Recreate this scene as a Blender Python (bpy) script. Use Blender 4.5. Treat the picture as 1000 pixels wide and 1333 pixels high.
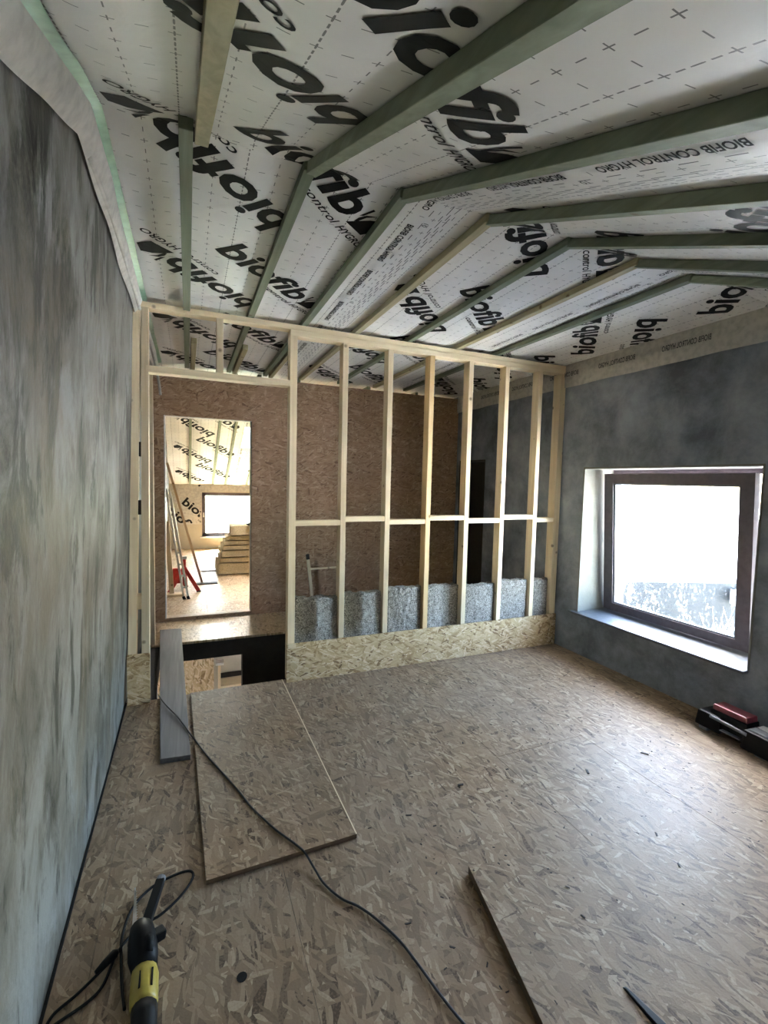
import bpy, bmesh, math, random
from mathutils import Vector, Matrix, noise
random.seed(7)
for o in list(bpy.data.objects): bpy.data.objects.remove(o)
SC = bpy.context.scene
COL = SC.collection

# ------------------------------------------------------------------ camera, sky, sun, exposure
cd = bpy.data.cameras.new('camera'); cam = bpy.data.objects.new('camera', cd); COL.objects.link(cam)
cd.sensor_fit = 'HORIZONTAL'; cd.sensor_width = 36.0; cd.lens = 0.60317 * 36.0
cd.clip_start = 0.02; cd.clip_end = 500
_r = Vector((0.92073748, -0.38946905, 0.02358728)); _u = Vector((0.00467519, 0.07145969, 0.99743253)); _f = Vector((0.39015464, 0.91826324, -0.06761646))
cam.matrix_world = Matrix(((_r.x, _u.x, -_f.x, 0), (_r.y, _u.y, -_f.y, 0), (_r.z, _u.z, -_f.z, 1.65), (0, 0, 0, 1)))
SC.camera = cam
SC.view_settings.view_transform = 'Standard'; SC.view_settings.look = 'None'
SC.view_settings.gamma = 1.0; SC.view_settings.use_curve_mapping = False
SC.view_settings.exposure = 4.38
W = bpy.data.worlds.new('sky'); SC.world = W; W.use_nodes = True
wn = W.node_tree.nodes; wl = W.node_tree.links
sky = wn.new('ShaderNodeTexSky'); sky.sky_type = 'NISHITA'; sky.sun_disc = False
sky.sun_elevation = math.radians(47); sky.sun_rotation = math.radians(12); sky.air_density = 1.0; sky.dust_density = 2.5; sky.ozone_density = 1.0
mixw = wn.new('ShaderNodeMix'); mixw.data_type = 'RGBA'; mixw.inputs[0].default_value = 0.0
wl.new(sky.outputs[0], mixw.inputs[6]); mixw.inputs[7].default_value = (5.2, 5.0, 4.8, 1)
wl.new(mixw.outputs[2], wn['Background'].inputs[0]); wn['Background'].inputs[1].default_value = 0.6
sd = bpy.data.lights.new('sun', 'SUN'); sd.energy = 17.0; sd.angle = math.radians(0.8); sd.color = (1.0, 0.95, 0.88)
sun = bpy.data.objects.new('sun', sd); COL.objects.link(sun)
sun.rotation_euler = Vector((0.25, -1.0, -1.07)).to_track_quat('-Z', 'Y').to_euler(); sun.location = (6, 20, 20)

# ------------------------------------------------------------------ materials
def mat(name):
    m = bpy.data.materials.new(name); m.use_nodes = True
    return m, m.node_tree.nodes, m.node_tree.links, m.node_tree.nodes['Principled BSDF']
def rgb(c): return (c[0], c[1], c[2], 1)
def plain(name, c, rough=.6, metal=0, spec=.5):
    m, n, l, b = mat(name)
    b.inputs['Base Color'].default_value = rgb(c); b.inputs['Roughness'].default_value = rough
    b.inputs['Metallic'].default_value = metal; b.inputs['Specular IOR Level'].default_value = spec
    t = n.new('ShaderNodeTexNoise'); t.inputs['Scale'].default_value = 22; t.inputs['Detail'].default_value = 4
    tc = n.new('ShaderNodeTexCoord'); l.new(tc.outputs['Object'], t.inputs['Vector'])
    mx = n.new('ShaderNodeMix'); mx.data_type = 'RGBA'; mx.inputs[0].default_value = 0
    mx.inputs[6].default_value = rgb(c); mx.inputs[7].default_value = rgb([v * .7 for v in c])
    mr = n.new('ShaderNodeMapRange'); mr.inputs['From Min'].default_value = .4; mr.inputs['From Max'].default_value = .75
    l.new(t.outputs['Fac'], mr.inputs['Value']); l.new(mr.outputs[0], mx.inputs[0]); l.new(mx.outputs[2], b.inputs['Base Color'])
    return m
def ramp(n, stops):
    r = n.new('ShaderNodeValToRGB'); e = r.color_ramp.elements
    e[0].position, e[0].color = stops[0][0], rgb(stops[0][1]); e[1].position, e[1].color = stops[-1][0], rgb(stops[-1][1])
    for p_, c in stops[1:-1]:
        k = e.new(p_); k.color = rgb(c)
    return r
def osb(name, axes, stops, rough=.5, scale=1.0, spec=.5, bump=.25, dust=None, base=90, grain=.35):
    """oriented strand board: overlapping long flakes"""
    m, n, l, b = mat(name)
    tc = n.new('ShaderNodeTexCoord'); sp = n.new('ShaderNodeSeparateXYZ'); cb = n.new('ShaderNodeCombineXYZ')
    l.new(tc.outputs['Object'], sp.inputs[0])
    l.new(sp.outputs[axes[0]], cb.inputs[0]); l.new(sp.outputs[axes[1]], cb.inputs[1])
    nz = n.new('ShaderNodeTexNoise'); nz.inputs['Scale'].default_value = 9 * scale; nz.inputs['Detail'].default_value = 3
    l.new(cb.outputs[0], nz.inputs['Vector'])
    dm = n.new('ShaderNodeVectorMath'); dm.operation = 'MULTIPLY_ADD'; dm.inputs[1].default_value = (.035, .035, 0)
    l.new(nz.outputs['Color'], dm.inputs[0]); l.new(cb.outputs[0], dm.inputs[2])
    val = None
    for i, (ang, sx, sy, th) in enumerate(((0, 8, 40, 0), (-24, 9, 44, .5), (28, 8, 40, .5), (-9, 10, 46, .5), (48, 9, 42, .62), (-50, 9, 40, .62), (14, 8, 38, .55), (88, 11, 48, .8), (4, 15, 95, .72), (-33, 16, 90, .8))):
        mp = n.new('ShaderNodeMapping'); mp.vector_type = 'TEXTURE' if False else 'POINT'
        # rotate first, then stretch
        m1 = n.new('ShaderNodeVectorRotate'); m1.rotation_type = 'Z_AXIS'; m1.inputs['Angle'].default_value = math.radians(base + ang)
        l.new(dm.outputs[0], m1.inputs['Vector'])
        mp.inputs['Scale'].default_value = (sx * scale, sy * scale, 1); mp.inputs['Location'].default_value = (i * 13.7, i * 7.1, 0)
        l.new(m1.outputs[0], mp.inputs['Vector'])
        v = n.new('ShaderNodeTexVoronoi'); v.voronoi_dimensions = '2D'; v.inputs['Scale'].default_value = 1
        l.new(mp.outputs[0], v.inputs['Vector'])
        s2 = n.new('ShaderNodeSeparateColor'); l.new(v.outputs['Color'], s2.inputs[0])
        if val is None: val = s2.outputs[0]
        else:
            g = n.new('ShaderNodeMath'); g.operation = 'GREATER_THAN'; g.inputs[1].default_value = th; l.new(s2.outputs[1], g.inputs[0])
            mx = n.new('ShaderNodeMix'); mx.data_type = 'FLOAT'
            l.new(g.outputs[0], mx.inputs[0]); l.new(val, mx.inputs[2]); l.new(s2.outputs[0], mx.inputs[3]); val = mx.outputs[0]
    fine = n.new('ShaderNodeTexNoise'); fine.inputs['Scale'].default_value = 120 * scale; fine.inputs['Detail'].default_value = 5
    l.new(cb.outputs[0], fine.inputs['Vector'])
    ad = n.new('ShaderNodeMath'); ad.operation = 'MULTIPLY_ADD'; ad.inputs[1].default_value = grain
    sb = n.new('ShaderNodeMath'); sb.operation = 'ADD'; sb.inputs[1].default_value = -grain * .5
    l.new(fine.outputs['Fac'], ad.inputs[0]); l.new(val, ad.inputs[2]); l.new(ad.outputs[0], sb.inputs[0])
    r = ramp(n, stops); l.new(sb.outputs[0], r.inputs[0])
    col = r.outputs[0]
    if dust:
        dn = n.new('ShaderNodeTexNoise'); dn.inputs['Scale'].default_value = 1.6; dn.inputs['Detail'].default_value = 6
        l.new(cb.outputs[0], dn.inputs['Vector'])
        dr = n.new('ShaderNodeMapRange'); dr.inputs['From Min'].default_value = .3; dr.inputs['From Max'].default_value = .7; dr.inputs['To Max'].default_value = dust[1]
        l.new(dn.outputs['Fac'], dr.inputs['Value'])
        dx = n.new('ShaderNodeMix'); dx.data_type = 'RGBA'; dx.inputs[7].default_value = rgb(dust[0])
        l.new(dr.outputs[0], dx.inputs[0]); l.new(col, dx.inputs[6]); col = dx.outputs[2]
    l.new(col, b.inputs['Base Color'])
    b.inputs['Roughness'].default_value = rough; b.inputs['Specular IOR Level'].default_value = spec
    bp = n.new('ShaderNodeBump'); bp.inputs['Strength'].default_value = bump; bp.inputs['Distance'].default_value = .004
    l.new(sb.outputs[0], bp.inputs['Height']); l.new(bp.outputs[0], b.inputs['Normal'])
    return m
def timber(name, axis, c1, c2, rough=.6, knots=True):
    m, n, l, b = mat(name)
    tc = n.new('ShaderNodeTexCoord'); mp = n.new('ShaderNodeMapping')
    sc = [34, 34, 34]; sc[axis] = 1.6; mp.inputs['Scale'].default_value = sc
    oi = n.new('ShaderNodeObjectInfo'); of = n.new('ShaderNodeVectorMath'); of.operation = 'MULTIPLY_ADD'; of.inputs[1].default_value = (0, 0, 0)
    va = n.new('ShaderNodeVectorMath'); va.operation = 'SCALE'; va.inputs[0].default_value = (3.1, 5.7, 7.3); l.new(oi.outputs['Random'], va.inputs['Scale'])
    ad = n.new('ShaderNodeVectorMath'); ad.operation = 'ADD'; l.new(tc.outputs['Object'], ad.inputs[0]); l.new(va.outputs[0], ad.inputs[1])
    l.new(ad.outputs[0], mp.inputs['Vector'])
    nz = n.new('ShaderNodeTexNoise'); nz.inputs['Scale'].default_value = 1; nz.inputs['Detail'].default_value = 5; nz.inputs['Distortion'].default_value = .6
    l.new(mp.outputs[0], nz.inputs['Vector'])
    r = ramp(n, ((.25, c2), (.5, [(a + d) / 2 for a, d in zip(c1, c2)]), (.7, c1))); l.new(nz.outputs['Fac'], r.inputs[0])
    hs = n.new('ShaderNodeHueSaturation'); mv = n.new('ShaderNodeMapRange'); mv.inputs['To Min'].default_value = .82; mv.inputs['To Max'].default_value = 1.15
    l.new(oi.outputs['Random'], mv.inputs['Value']); l.new(mv.outputs[0], hs.inputs['Value']); col = r.outputs[0]
    if knots:
        vk = n.new('ShaderNodeTexVoronoi'); vk.inputs['Scale'].default_value = 5.5; l.new(ad.outputs[0], vk.inputs['Vector'])
        mr = n.new('ShaderNodeMapRange'); mr.inputs['From Min'].default_value = .05; mr.inputs['From Max'].default_value = .11; mr.inputs['To Min'].default_value = .75; mr.inputs['To Max'].default_value = 0
        l.new(vk.outputs['Distance'], mr.inputs['Value'])
        kx = n.new('ShaderNodeMix'); kx.data_type = 'RGBA'; kx.inputs[7].default_value = rgb((.14, .07, .03)); l.new(mr.outputs[0], kx.inputs[0]); l.new(col, kx.inputs[6]); col = kx.outputs[2]
    l.new(col, hs.inputs['Color']); l.new(hs.outputs[0], b.inputs['Base Color'])
    b.inputs['Roughness'].default_value = rough
    bp = n.new('ShaderNodeBump'); bp.inputs['Strength'].default_value = .12; bp.inputs['Distance'].default_value = .003; l.new(nz.outputs['Fac'], bp.inputs['Height']); l.new(bp.outputs[0], b.inputs['Normal'])
    return m
def plaster(name, stops, vscale, scale=1.0, rough=.85, bump=.4, spec=.3, stain=None, warp=1.1):
    m, n, l, b = mat(name)
    tc = n.new('ShaderNodeTexCoord'); mp = n.new('ShaderNodeMapping'); mp.inputs['Scale'].default_value = vscale; l.new(tc.outputs['Object'], mp.inputs['Vector'])
    a = n.new('ShaderNodeTexNoise'); a.inputs['Scale'].default_value = 2.2 * scale; a.inputs['Detail'].default_value = 12; a.inputs['Roughness'].default_value = .7; a.inputs['Distortion'].default_value = warp
    l.new(mp.outputs[0], a.inputs['Vector'])
    c = n.new('ShaderNodeTexNoise'); c.inputs['Scale'].default_value = .9 * scale; c.inputs['Detail'].default_value = 4; l.new(tc.outputs['Object'], c.inputs['Vector'])
    mx = n.new('ShaderNodeMath'); mx.operation = 'MULTIPLY_ADD'; mx.inputs[1].default_value = .5; l.new(c.outputs['Fac'], mx.inputs[0])
    hf = n.new('ShaderNodeMath'); hf.operation = 'MULTIPLY'; hf.inputs[1].default_value = .5; l.new(a.outputs['Fac'], hf.inputs[0]); l.new(hf.outputs[0], mx.inputs[2])
    r = ramp(n, stops); l.new(mx.outputs[0], r.inputs[0]); col = r.outputs[0]
    for k, (sc, vs, lo, hi, amt, cc) in enumerate(stain or ()):
        m3 = n.new('ShaderNodeMapping'); m3.inputs['Scale'].default_value = vs; m3.inputs['Location'].default_value = (k * 5.3, k * 2.9, k * 7.7); l.new(tc.outputs['Object'], m3.inputs['Vector'])
        t3 = n.new('ShaderNodeTexNoise'); t3.inputs['Scale'].default_value = sc; t3.inputs['Detail'].default_value = 9; t3.inputs['Roughness'].default_value = .68; t3.inputs['Distortion'].default_value = .4; l.new(m3.outputs[0], t3.inputs['Vector'])
        q3 = n.new('ShaderNodeMapRange'); q3.inputs['From Min'].default_value = lo; q3.inputs['From Max'].default_value = hi; q3.inputs['To Max'].default_value = amt; l.new(t3.outputs['Fac'], q3.inputs['Value'])
        x3 = n.new('ShaderNodeMix'); x3.data_type = 'RGBA'; x3.inputs[7].default_value = rgb(cc); l.new(q3.outputs[0], x3.inputs[0]); l.new(col, x3.inputs[6]); col = x3.outputs[2]
    l.new(col, b.inputs['Base Color'])
    f = n.new('ShaderNodeTexNoise'); f.inputs['Scale'].default_value = 45; f.inputs['Detail'].default_value = 6; l.new(tc.outputs['Object'], f.inputs['Vector'])
    bp = n.new('ShaderNodeBump'); bp.inputs['Strength'].default_value = bump; bp.inputs['Distance'].default_value = .006; l.new(f.outputs['Fac'], bp.inputs['Height']); l.new(bp.outputs[0], b.inputs['Normal'])
    b.inputs['Roughness'].default_value = rough; b.inputs['Specular IOR Level'].default_value = spec
    return m
def membrane(name, c):
    """roof membrane printed with a grid of dashes and crosses every 12 cm; UV = unrolled metres"""
    m, n, l, b = mat(name)
    uv = n.new('ShaderNodeUVMap'); uv.uv_map = 'UVMap'; sp = n.new('ShaderNodeSeparateXYZ'); l.new(uv.outputs[0], sp.inputs[0])
    def M(op, a, bb=None, cc=None):
        k = n.new('ShaderNodeMath'); k.operation = op
        for i, v in enumerate((a, bb, cc)):
            if v is None: continue
            if isinstance(v, (int, float)): k.inputs[i].default_value = v
            else: l.new(v, k.inputs[i])
        return k.outputs[0]
    def dist(v, per):   # distance in metres to the nearest multiple of per
        q = M('DIVIDE', v, per); fr = M('FRACT', M('ADD', q, 1000.5)); return M('MULTIPLY', M('ABSOLUTE', M('SUBTRACT', fr, .5)), per)
    X, Y = sp.outputs[0], sp.outputs[1]
    X = M('ADD', X, .02); Y = M('ADD', Y, -.07)
    la = M('MULTIPLY', M('LESS_THAN', dist(X, .12), .0016), M('LESS_THAN', dist(Y, .06), .0125))
    lb = M('MULTIPLY', M('LESS_THAN', dist(Y, .12), .0016), M('LESS_THAN', dist(X, .06), .0125))
    lc = M('MULTIPLY', M('LESS_THAN', dist(X, .24), .0022), M('LESS_THAN', dist(Y, .03), .0085))
    ink = M('MULTIPLY', M('MAXIMUM', M('MAXIMUM', la, lb), lc), .8)
    tc = n.new('ShaderNodeTexCoord'); nz = n.new('ShaderNodeTexNoise'); nz.inputs['Scale'].default_value = 3; nz.inputs['Detail'].default_value = 5; l.new(tc.outputs['Object'], nz.inputs['Vector'])
    r = ramp(n, ((.3, [v * .86 for v in c]), (.7, c))); l.new(nz.outputs['Fac'], r.inputs[0])
    mx = n.new('ShaderNodeMix'); mx.data_type = 'RGBA'; mx.inputs[7].default_value = (.03, .03, .03, 1); l.new(ink, mx.inputs[0]); l.new(r.outputs[0], mx.inputs[6]); l.new(mx.outputs[2], b.inputs['Base Color'])
    b.inputs['Roughness'].default_value = .42; b.inputs['Specular IOR Level'].default_value = .45
    wv = n.new('ShaderNodeTexNoise'); wv.inputs['Scale'].default_value = 5; wv.inputs['Detail'].default_value = 3; wv.inputs['Distortion'].default_value = 1.5; l.new(tc.outputs['Object'], wv.inputs['Vector'])
    bp = n.new('ShaderNodeBump'); bp.inputs['Strength'].default_value = .25; bp.inputs['Distance'].default_value = .02; l.new(wv.outputs['Fac'], bp.inputs['Height']); l.new(bp.outputs[0], b.inputs['Normal'])
    return m
def wool(name, c1, c2):
    m, n, l, b = mat(name)
    tc = n.new('ShaderNodeTexCoord'); a = n.new('ShaderNodeTexNoise'); a.inputs['Scale'].default_value = 60; a.inputs['Detail'].default_value = 6; a.inputs['Roughness'].default_value = .75; a.inputs['Distortion'].default_value = 2
    l.new(tc.outputs['Object'], a.inputs['Vector'])
    r = ramp(n, ((.42, c2), (.5, [(x + y) / 2 for x, y in zip(c1, c2)]), (.58, c1))); l.new(a.outputs['Fac'], r.inputs[0]); l.new(r.outputs[0], b.inputs['Base Color'])
    bp = n.new('ShaderNodeBump'); bp.inputs['Strength'].default_value = .9; bp.inputs['Distance'].default_value = .012; l.new(a.outputs['Fac'], bp.inputs['Height']); l.new(bp.outputs[0], b.inputs['Normal'])
    b.inputs['Roughness'].default_value = .95; b.inputs['Specular IOR Level'].default_value = .1
    return m
def glass(name, dirty):
    m, n, l, b = mat(name)
    out = n['Material Output']; n.remove(b)
    tr = n.new('ShaderNodeBsdfTransparent'); tr.inputs[0].default_value = (.93, .96, .95, 1)
    gl = n.new('ShaderNodeBsdfGlossy'); gl.inputs['Roughness'].default_value = .02
    fr = n.new('ShaderNodeLayerWeight'); pw = n.new('ShaderNodeMath'); pw.operation = 'POWER'; pw.inputs[1].default_value = 5; l.new(fr.outputs['Facing'], pw.inputs[0])
    ma = n.new('ShaderNodeMath'); ma.operation = 'MULTIPLY_ADD'; ma.inputs[1].default_value = .8; ma.inputs[2].default_value = .03; l.new(pw.outputs[0], ma.inputs[0])
    mx = n.new('ShaderNodeMixShader'); l.new(ma.outputs[0], mx.inputs[0]); l.new(tr.outputs[0], mx.inputs[1]); l.new(gl.outputs[0], mx.inputs[2])
    last = mx.outputs[0]
    if dirty:
        tc = n.new('ShaderNodeTexCoord'); mp = n.new('ShaderNodeMapping'); mp.inputs['Scale'].default_value = (1, 1, .45); l.new(tc.outputs['Object'], mp.inputs['Vector'])
        v = n.new('ShaderNodeTexNoise'); v.inputs['Scale'].default_value = 55; v.inputs['Detail'].default_value = 5; v.inputs['Roughness'].default_value = .7; l.new(mp.outputs[0], v.inputs['Vector'])
        g = n.new('ShaderNodeTexNoise'); g.inputs['Scale'].default_value = 6; l.new(mp.outputs[0], g.inputs['Vector'])
        s = n.new('ShaderNodeMath'); s.operation = 'MULTIPLY_ADD'; s.inputs[1].default_value = .45; l.new(g.outputs['Fac'], s.inputs[0]); l.new(v.outputs['Fac'], s.inputs[2])
        mr = n.new('ShaderNodeMapRange'); mr.inputs['From Min'].default_value = .83; mr.inputs['From Max'].default_value = .88; mr.inputs['To Max'].default_value = .22; l.new(s.outputs[0], mr.inputs['Value'])
        df = n.new('ShaderNodeBsdfTranslucent'); df.inputs[0].default_value = (.9, .9, .88, 1)
        m2 = n.new('ShaderNodeMixShader'); l.new(mr.outputs[0], m2.inputs[0]); l.new(last, m2.inputs[1]); l.new(df.outputs[0], m2.inputs[2]); last = m2.outputs[0]
    l.new(last, out.inputs[0])
    return m

M = {}
FL = ((0.0, (.065, .036, .017)), (.06, (.16, .10, .056)), (.3, (.235, .154, .09)), (.65, (.288, .195, .117)), (.9, (.345, .243, .152)), (1.0, (.45, .34, .225)))
M['osb_floor'] = osb('osb_floor', (0, 1), FL, rough=.52, spec=.2, bump=.6, dust=((.34, .285, .23), .3))
M['osb_sheet'] = osb('osb_sheet', (0, 1), FL, rough=.52, spec=.2, bump=.6, scale=1.05, dust=((.34, .285, .23), .25), base=80)
WALLST = ((0.0, (.17, .085, .045)), (.06, (.31, .18, .10)), (.5, (.40, .245, .145)), (.85, (.45, .29, .18)), (1.0, (.56, .39, .26)))  # browner tint carries the warm dim light on this same strand board
M['osb_wall'] = osb('osb_wall', (0, 2), WALLST, rough=.6, bump=.2, scale=1.1, base=0)
ST = ((0.0, (.16, .085, .033)), (.08, (.34, .205, .088)), (.3, (.52, .36, .18)), (.75, (.63, .465, .265)), (1.0, (.76, .61, .40)))
M['osb_strip'] = osb('osb_strip', (0, 2), ST, rough=.55, bump=.3, scale=1.15, base=20)
M['osb_new'] = osb('osb_new', (0, 1), ((0.0, (.26, .16, .07)), (.15, (.46, .32, .17)), (.5, (.60, .44, .26)), (1.0, (.74, .60, .42))), rough=.30, bump=.15)
M['osb_back'] = osb('osb_back', (0, 1), ((0.0, (.18, .10, .035)), (.15, (.30, .19, .085)), (.5, (.40, .27, .135)), (1.0, (.50, .37, .22))), rough=.5, bump=.2)
M['pine_x'] = timber('pine_x', 0, (.86, .73, .51), (.72, .565, .36))
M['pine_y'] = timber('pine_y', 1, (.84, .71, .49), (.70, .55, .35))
M['pine_z'] = timber('pine_z', 2, (.86, .72, .50), (.72, .56, .35))
M['pine_warm'] = timber('pine_warm', 2, (.84, .62, .34), (.66, .43, .20))
M['green_y'] = timber('green_y', 1, (.27, .30, .21), (.17, .20, .13))
M['yellow_y'] = timber('yellow_y', 1, (.52, .46, .28), (.34, .30, .17))
M['grey_plank'] = timber('grey_plank', 1, (.165, .155, .157), (.09, .086, .088), knots=False)
M['lath_wood'] = timber('lath_wood', 2, (.48, .36, .24), (.34, .24, .15))
M['osb_edge_shaded'] = plain('osb_edge_shaded', (.13, .085, .05), .8)  # dark cut edge colour with the boards' edge shade painted in
M['dark_wood_shade'] = plain('dark_wood_shade', (.035, .026, .02), .8)  # dark timber, also the painted-in dark of stairwell and doorway
M['brown_frame'] = plain('brown_frame', (.10, .078, .09), .45)
M['left_plaster'] = plaster('left_plaster', ((.35, (.03, .027, .021)), (.42, (.085, .079, .063)), (.48, (.14, .132, .11)), (.54, (.175, .168, .145)), (.64, (.235, .23, .21))), (1, 1.7, .75), 2.1, rough=.6, spec=.4, stain=((3.2, (1, 1.3, .55), .50, .60, .75, (.26, .26, .245)), (4.5, (1, 1.4, .42), .535, .60, .85, (.042, .039, .031)), (2.0, (1, 1.2, .6), .54, .62, .5, (.16, .13, .085))))
M['right_plaster'] = plaster('right_plaster', ((.40, (.12, .13, .148)), (.5, (.215, .23, .258)), (.62, (.33, .35, .385))), (1, 1, 1), 1.6, warp=.2)  # slight blue paints the window haze into the plaster
M['reveal_plaster'] = plaster('reveal_plaster', ((.3, (.15, .143, .115)), (.5, (.195, .187, .155)), (.7, (.24, .23, .20))), (1, 1, 1), 2)
M['white_render'] = plaster('white_render', ((.3, (.74, .73, .71)), (.7, (.82, .81, .79))), (1, 1, 1), 2)
M['cream_wall'] = plaster('cream_wall', ((.3, (.42, .37, .29)), (.7, (.52, .47, .38))), (1, 1, 1), 2)
M['membrane'] = membrane('membrane', (.87, .85, .82))
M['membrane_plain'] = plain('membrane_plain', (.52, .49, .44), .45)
M['tape'] = plain('tape', (.22, .40, .27), .35)
M['ink'] = plain('ink', (.010, .010, .011), .6, 0, .15)
M['ink_grey'] = plain('ink_grey', (.07, .07, .075), .5)
M['sill'] = plain('sill', (.11, .118, .13), .4)
M['white_paint'] = plain('white_paint', (.78, .77, .74), .5)
M['batt'] = wool('batt', (.58, .53, .475), (.085, .075, .064))
M['hemp'] = wool('hemp', (.78, .64, .40), (.50, .38, .20))
M['black_plastic'] = plain('black_plastic', (.004, .004, .005), .5, 0, .2)
M['black_rubber'] = plain('black_rubber', (.005, .005, .0055), .6, 0, .2)
M['grey_plastic'] = plain('grey_plastic', (.16, .17, .19), .4)
M['yellow_plastic'] = plain('yellow_plastic', (.42, .31, .05), .4)
M['red_paint'] = plain('red_paint', (.55, .03, .025), .4)
M['red_plastic'] = plain('red_plastic', (.24, .045, .055), .3)
M['steel'] = plain('steel', (.62, .62, .63), .3, 1.0)
M['alu'] = plain('alu', (.66, .66, .65), .35, .9)
M['cable_grey'] = plain('cable_grey', (.014, .014, .015), .5)
M['glass_dirty'] = glass('glass_dirty', True); M['glass'] = glass('glass', False)
M['pale_ground'] = plain('pale_ground', (.62, .63, .65), .9)
M['slate'] = plain('slate', (.006, .0065, .0075), .8)
M['leaf'] = plain('leaf', (.10, .17, .05), .7)
M['straw'] = plain('straw', (.60, .55, .36), .8)

# ------------------------------------------------------------------ mesh helpers
class B:
    def __init__(s): s.v = []; s.f = []
    def box(s, x0, x1, y0, y1, z0, z1):
        k = len(s.v)
        s.v += [(x, y, z) for z in (z0, z1) for y in (y0, y1) for x in (x0, x1)]
        s.f += [tuple(k + i for i in q) for q in ((0, 2, 3, 1), (4, 5, 7, 6), (0, 1, 5, 4), (2, 6, 7, 3), (0, 4, 6, 2), (1, 3, 7, 5))]
        return s
    def hexa(s, bottom, top):
        k = len(s.v); s.v += list(bottom) + list(top); m = len(bottom)
        s.f += [tuple(k + i for i in reversed(range(m))), tuple(k + m + i for i in range(m))]
        s.f += [(k + i, k + (i + 1) % m, k + m + (i + 1) % m, k + m + i) for i in range(m)]
        return s
    def bar(s, a, b_, w, h, up=(0, 0, 1)):
        a, b_ = Vector(a), Vector(b_); d = (b_ - a).normalized(); u = Vector(up)
        sx = d.cross(u).normalized(); u = sx.cross(d).normalized()
        q = [(-1, -1), (1, -1), (1, 1), (-1, 1)]
        return s.hexa([tuple(a + sx * (i * w / 2) + u * (j * h / 2)) for i, j in q][::-1], [tuple(b_ + sx * (i * w / 2) + u * (j * h / 2)) for i, j in q][::-1])
    def tube(s, pts, r, seg=8, cap=True):
        pts = [Vector(q) for q in pts]; k0 = len(s.v); m = len(pts); prev = None
        for i, q in enumerate(pts):
            t = (pts[min(i + 1, m - 1)] - pts[max(i - 1, 0)]).normalized()
            if prev is None: a = t.orthogonal().normalized()
            else: a = (prev - t * prev.dot(t)).normalized()
            prev = a; bb = t.cross(a); rr = r[i] if isinstance(r, (list, tuple)) else r
            s.v += [tuple(q + (a * math.cos(j * 2 * math.pi / seg) + bb * math.sin(j * 2 * math.pi / seg)) * rr) for j in range(seg)]
        for i in range(m - 1):
            for j in range(seg):
                j2 = (j + 1) % seg
                s.f.append((k0 + i * seg + j, k0 + i * seg + j2, k0 + (i + 1) * seg + j2, k0 + (i + 1) * seg + j))
        if cap:
            s.f.append(tuple(k0 + j for j in reversed(range(seg)))); s.f.append(tuple(k0 + (m - 1) * seg + j for j in range(seg)))
        return s
    def grid(s, P, nx, ny):
        k = len(s.v); s.v += [tuple(P(i, j)) for j in range(ny + 1) for i in range(nx + 1)]
        s.f += [(k + j * (nx + 1) + i, k + j * (nx + 1) + i + 1, k + (j + 1) * (nx + 1) + i + 1, k + (j + 1) * (nx + 1) + i) for j in range(ny) for i in range(nx)]
        return s
def mesh_obj(name, b, m, loc=(0, 0, 0), bevel=0, smooth=False):
    me = bpy.data.meshes.new(name); L = Vector(loc)
    me.from_pydata([tuple(Vector(q) - L) for q in b.v], [], b.f); me.update()
    if bevel:
        bm = bmesh.new(); bm.from_mesh(me)
        bmesh.ops.bevel(bm, geom=bm.edges[:], offset=bevel, segments=2 if bevel > .004 else 1, affect='EDGES', profile=.6, clamp_overlap=True)
        bm.to_mesh(me); bm.free()
    if smooth:
        for q in me.polygons: q.use_smooth = True
    me.materials.append(M[m] if isinstance(m, str) else m)
    o = bpy.data.objects.new(name, me); COL.objects.link(o)
    return o
def tag(o, label, cat, group=None):
    o['label'] = label; o['category'] = cat
    if group: o['group'] = group
    return o
def thing(name, label, cat, loc, group=None):
    o = bpy.data.objects.new(name, None); COL.objects.link(o); o.location = loc; o.empty_display_size = .1
    return tag(o, label, cat, group)
def part(root, name, b, m, parent=None, bevel=0, smooth=False, label=None):
    o = mesh_obj(name, b, m, root.location, bevel, smooth); o.parent = parent or root
    if label: o['label'] = label
    return o
def single(name, b, m, label, cat, loc, group=None, bevel=0, smooth=False):
    o = mesh_obj(name, b, m, loc, bevel, smooth); o.location = loc
    return tag(o, label, cat, group)
def struct(name, b, m, label=None, bevel=0, smooth=False):
    o = mesh_obj(name, b, m, (0, 0, 0), bevel, smooth); o['kind'] = 'structure'
    if label: o['label'] = label
    return o
def piece(parent, name, b, m, bevel=0, smooth=False, label=None):
    o = mesh_obj(name, b, m, (0, 0, 0), bevel, smooth); o.parent = parent
    if label: o['label'] = label
    return o
def spline(pts, n=8):
    pts = [Vector(q) for q in pts]; out = []
    for i in range(len(pts) - 1):
        p0, p1, p2, p3 = pts[max(i - 1, 0)], pts[i], pts[i + 1], pts[min(i + 2, len(pts) - 1)]
        for k in range(n):
            t = k / n
            out.append(.5 * ((2 * p1) + (p2 - p0) * t + (2 * p0 - 5 * p1 + 4 * p2 - p3) * t * t + (3 * p1 - p0 - 3 * p2 + p3) * t ** 3))
    out.append(pts[-1]); return out

# ------------------------------------------------------------------ dimensions (metres; x along the stud wall, y into the room, z up)
XR = 3.515                     # inner face of the window wall
YREAR, YFAR = -2.0, 11.3       # ends of the attic
YP = 3.66                      # front of the stud wall
YB = 5.68                      # board wall with the doorway
ZM, YF, YF2 = 2.878, 1.86, 8.06; SL = math.radians(23.5)
BAT = (.0, .44, .845, 1.275, 1.755, 2.235, 2.67)
def xl(z): return -.42 + .030 * z     # left wall leans into the room

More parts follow.
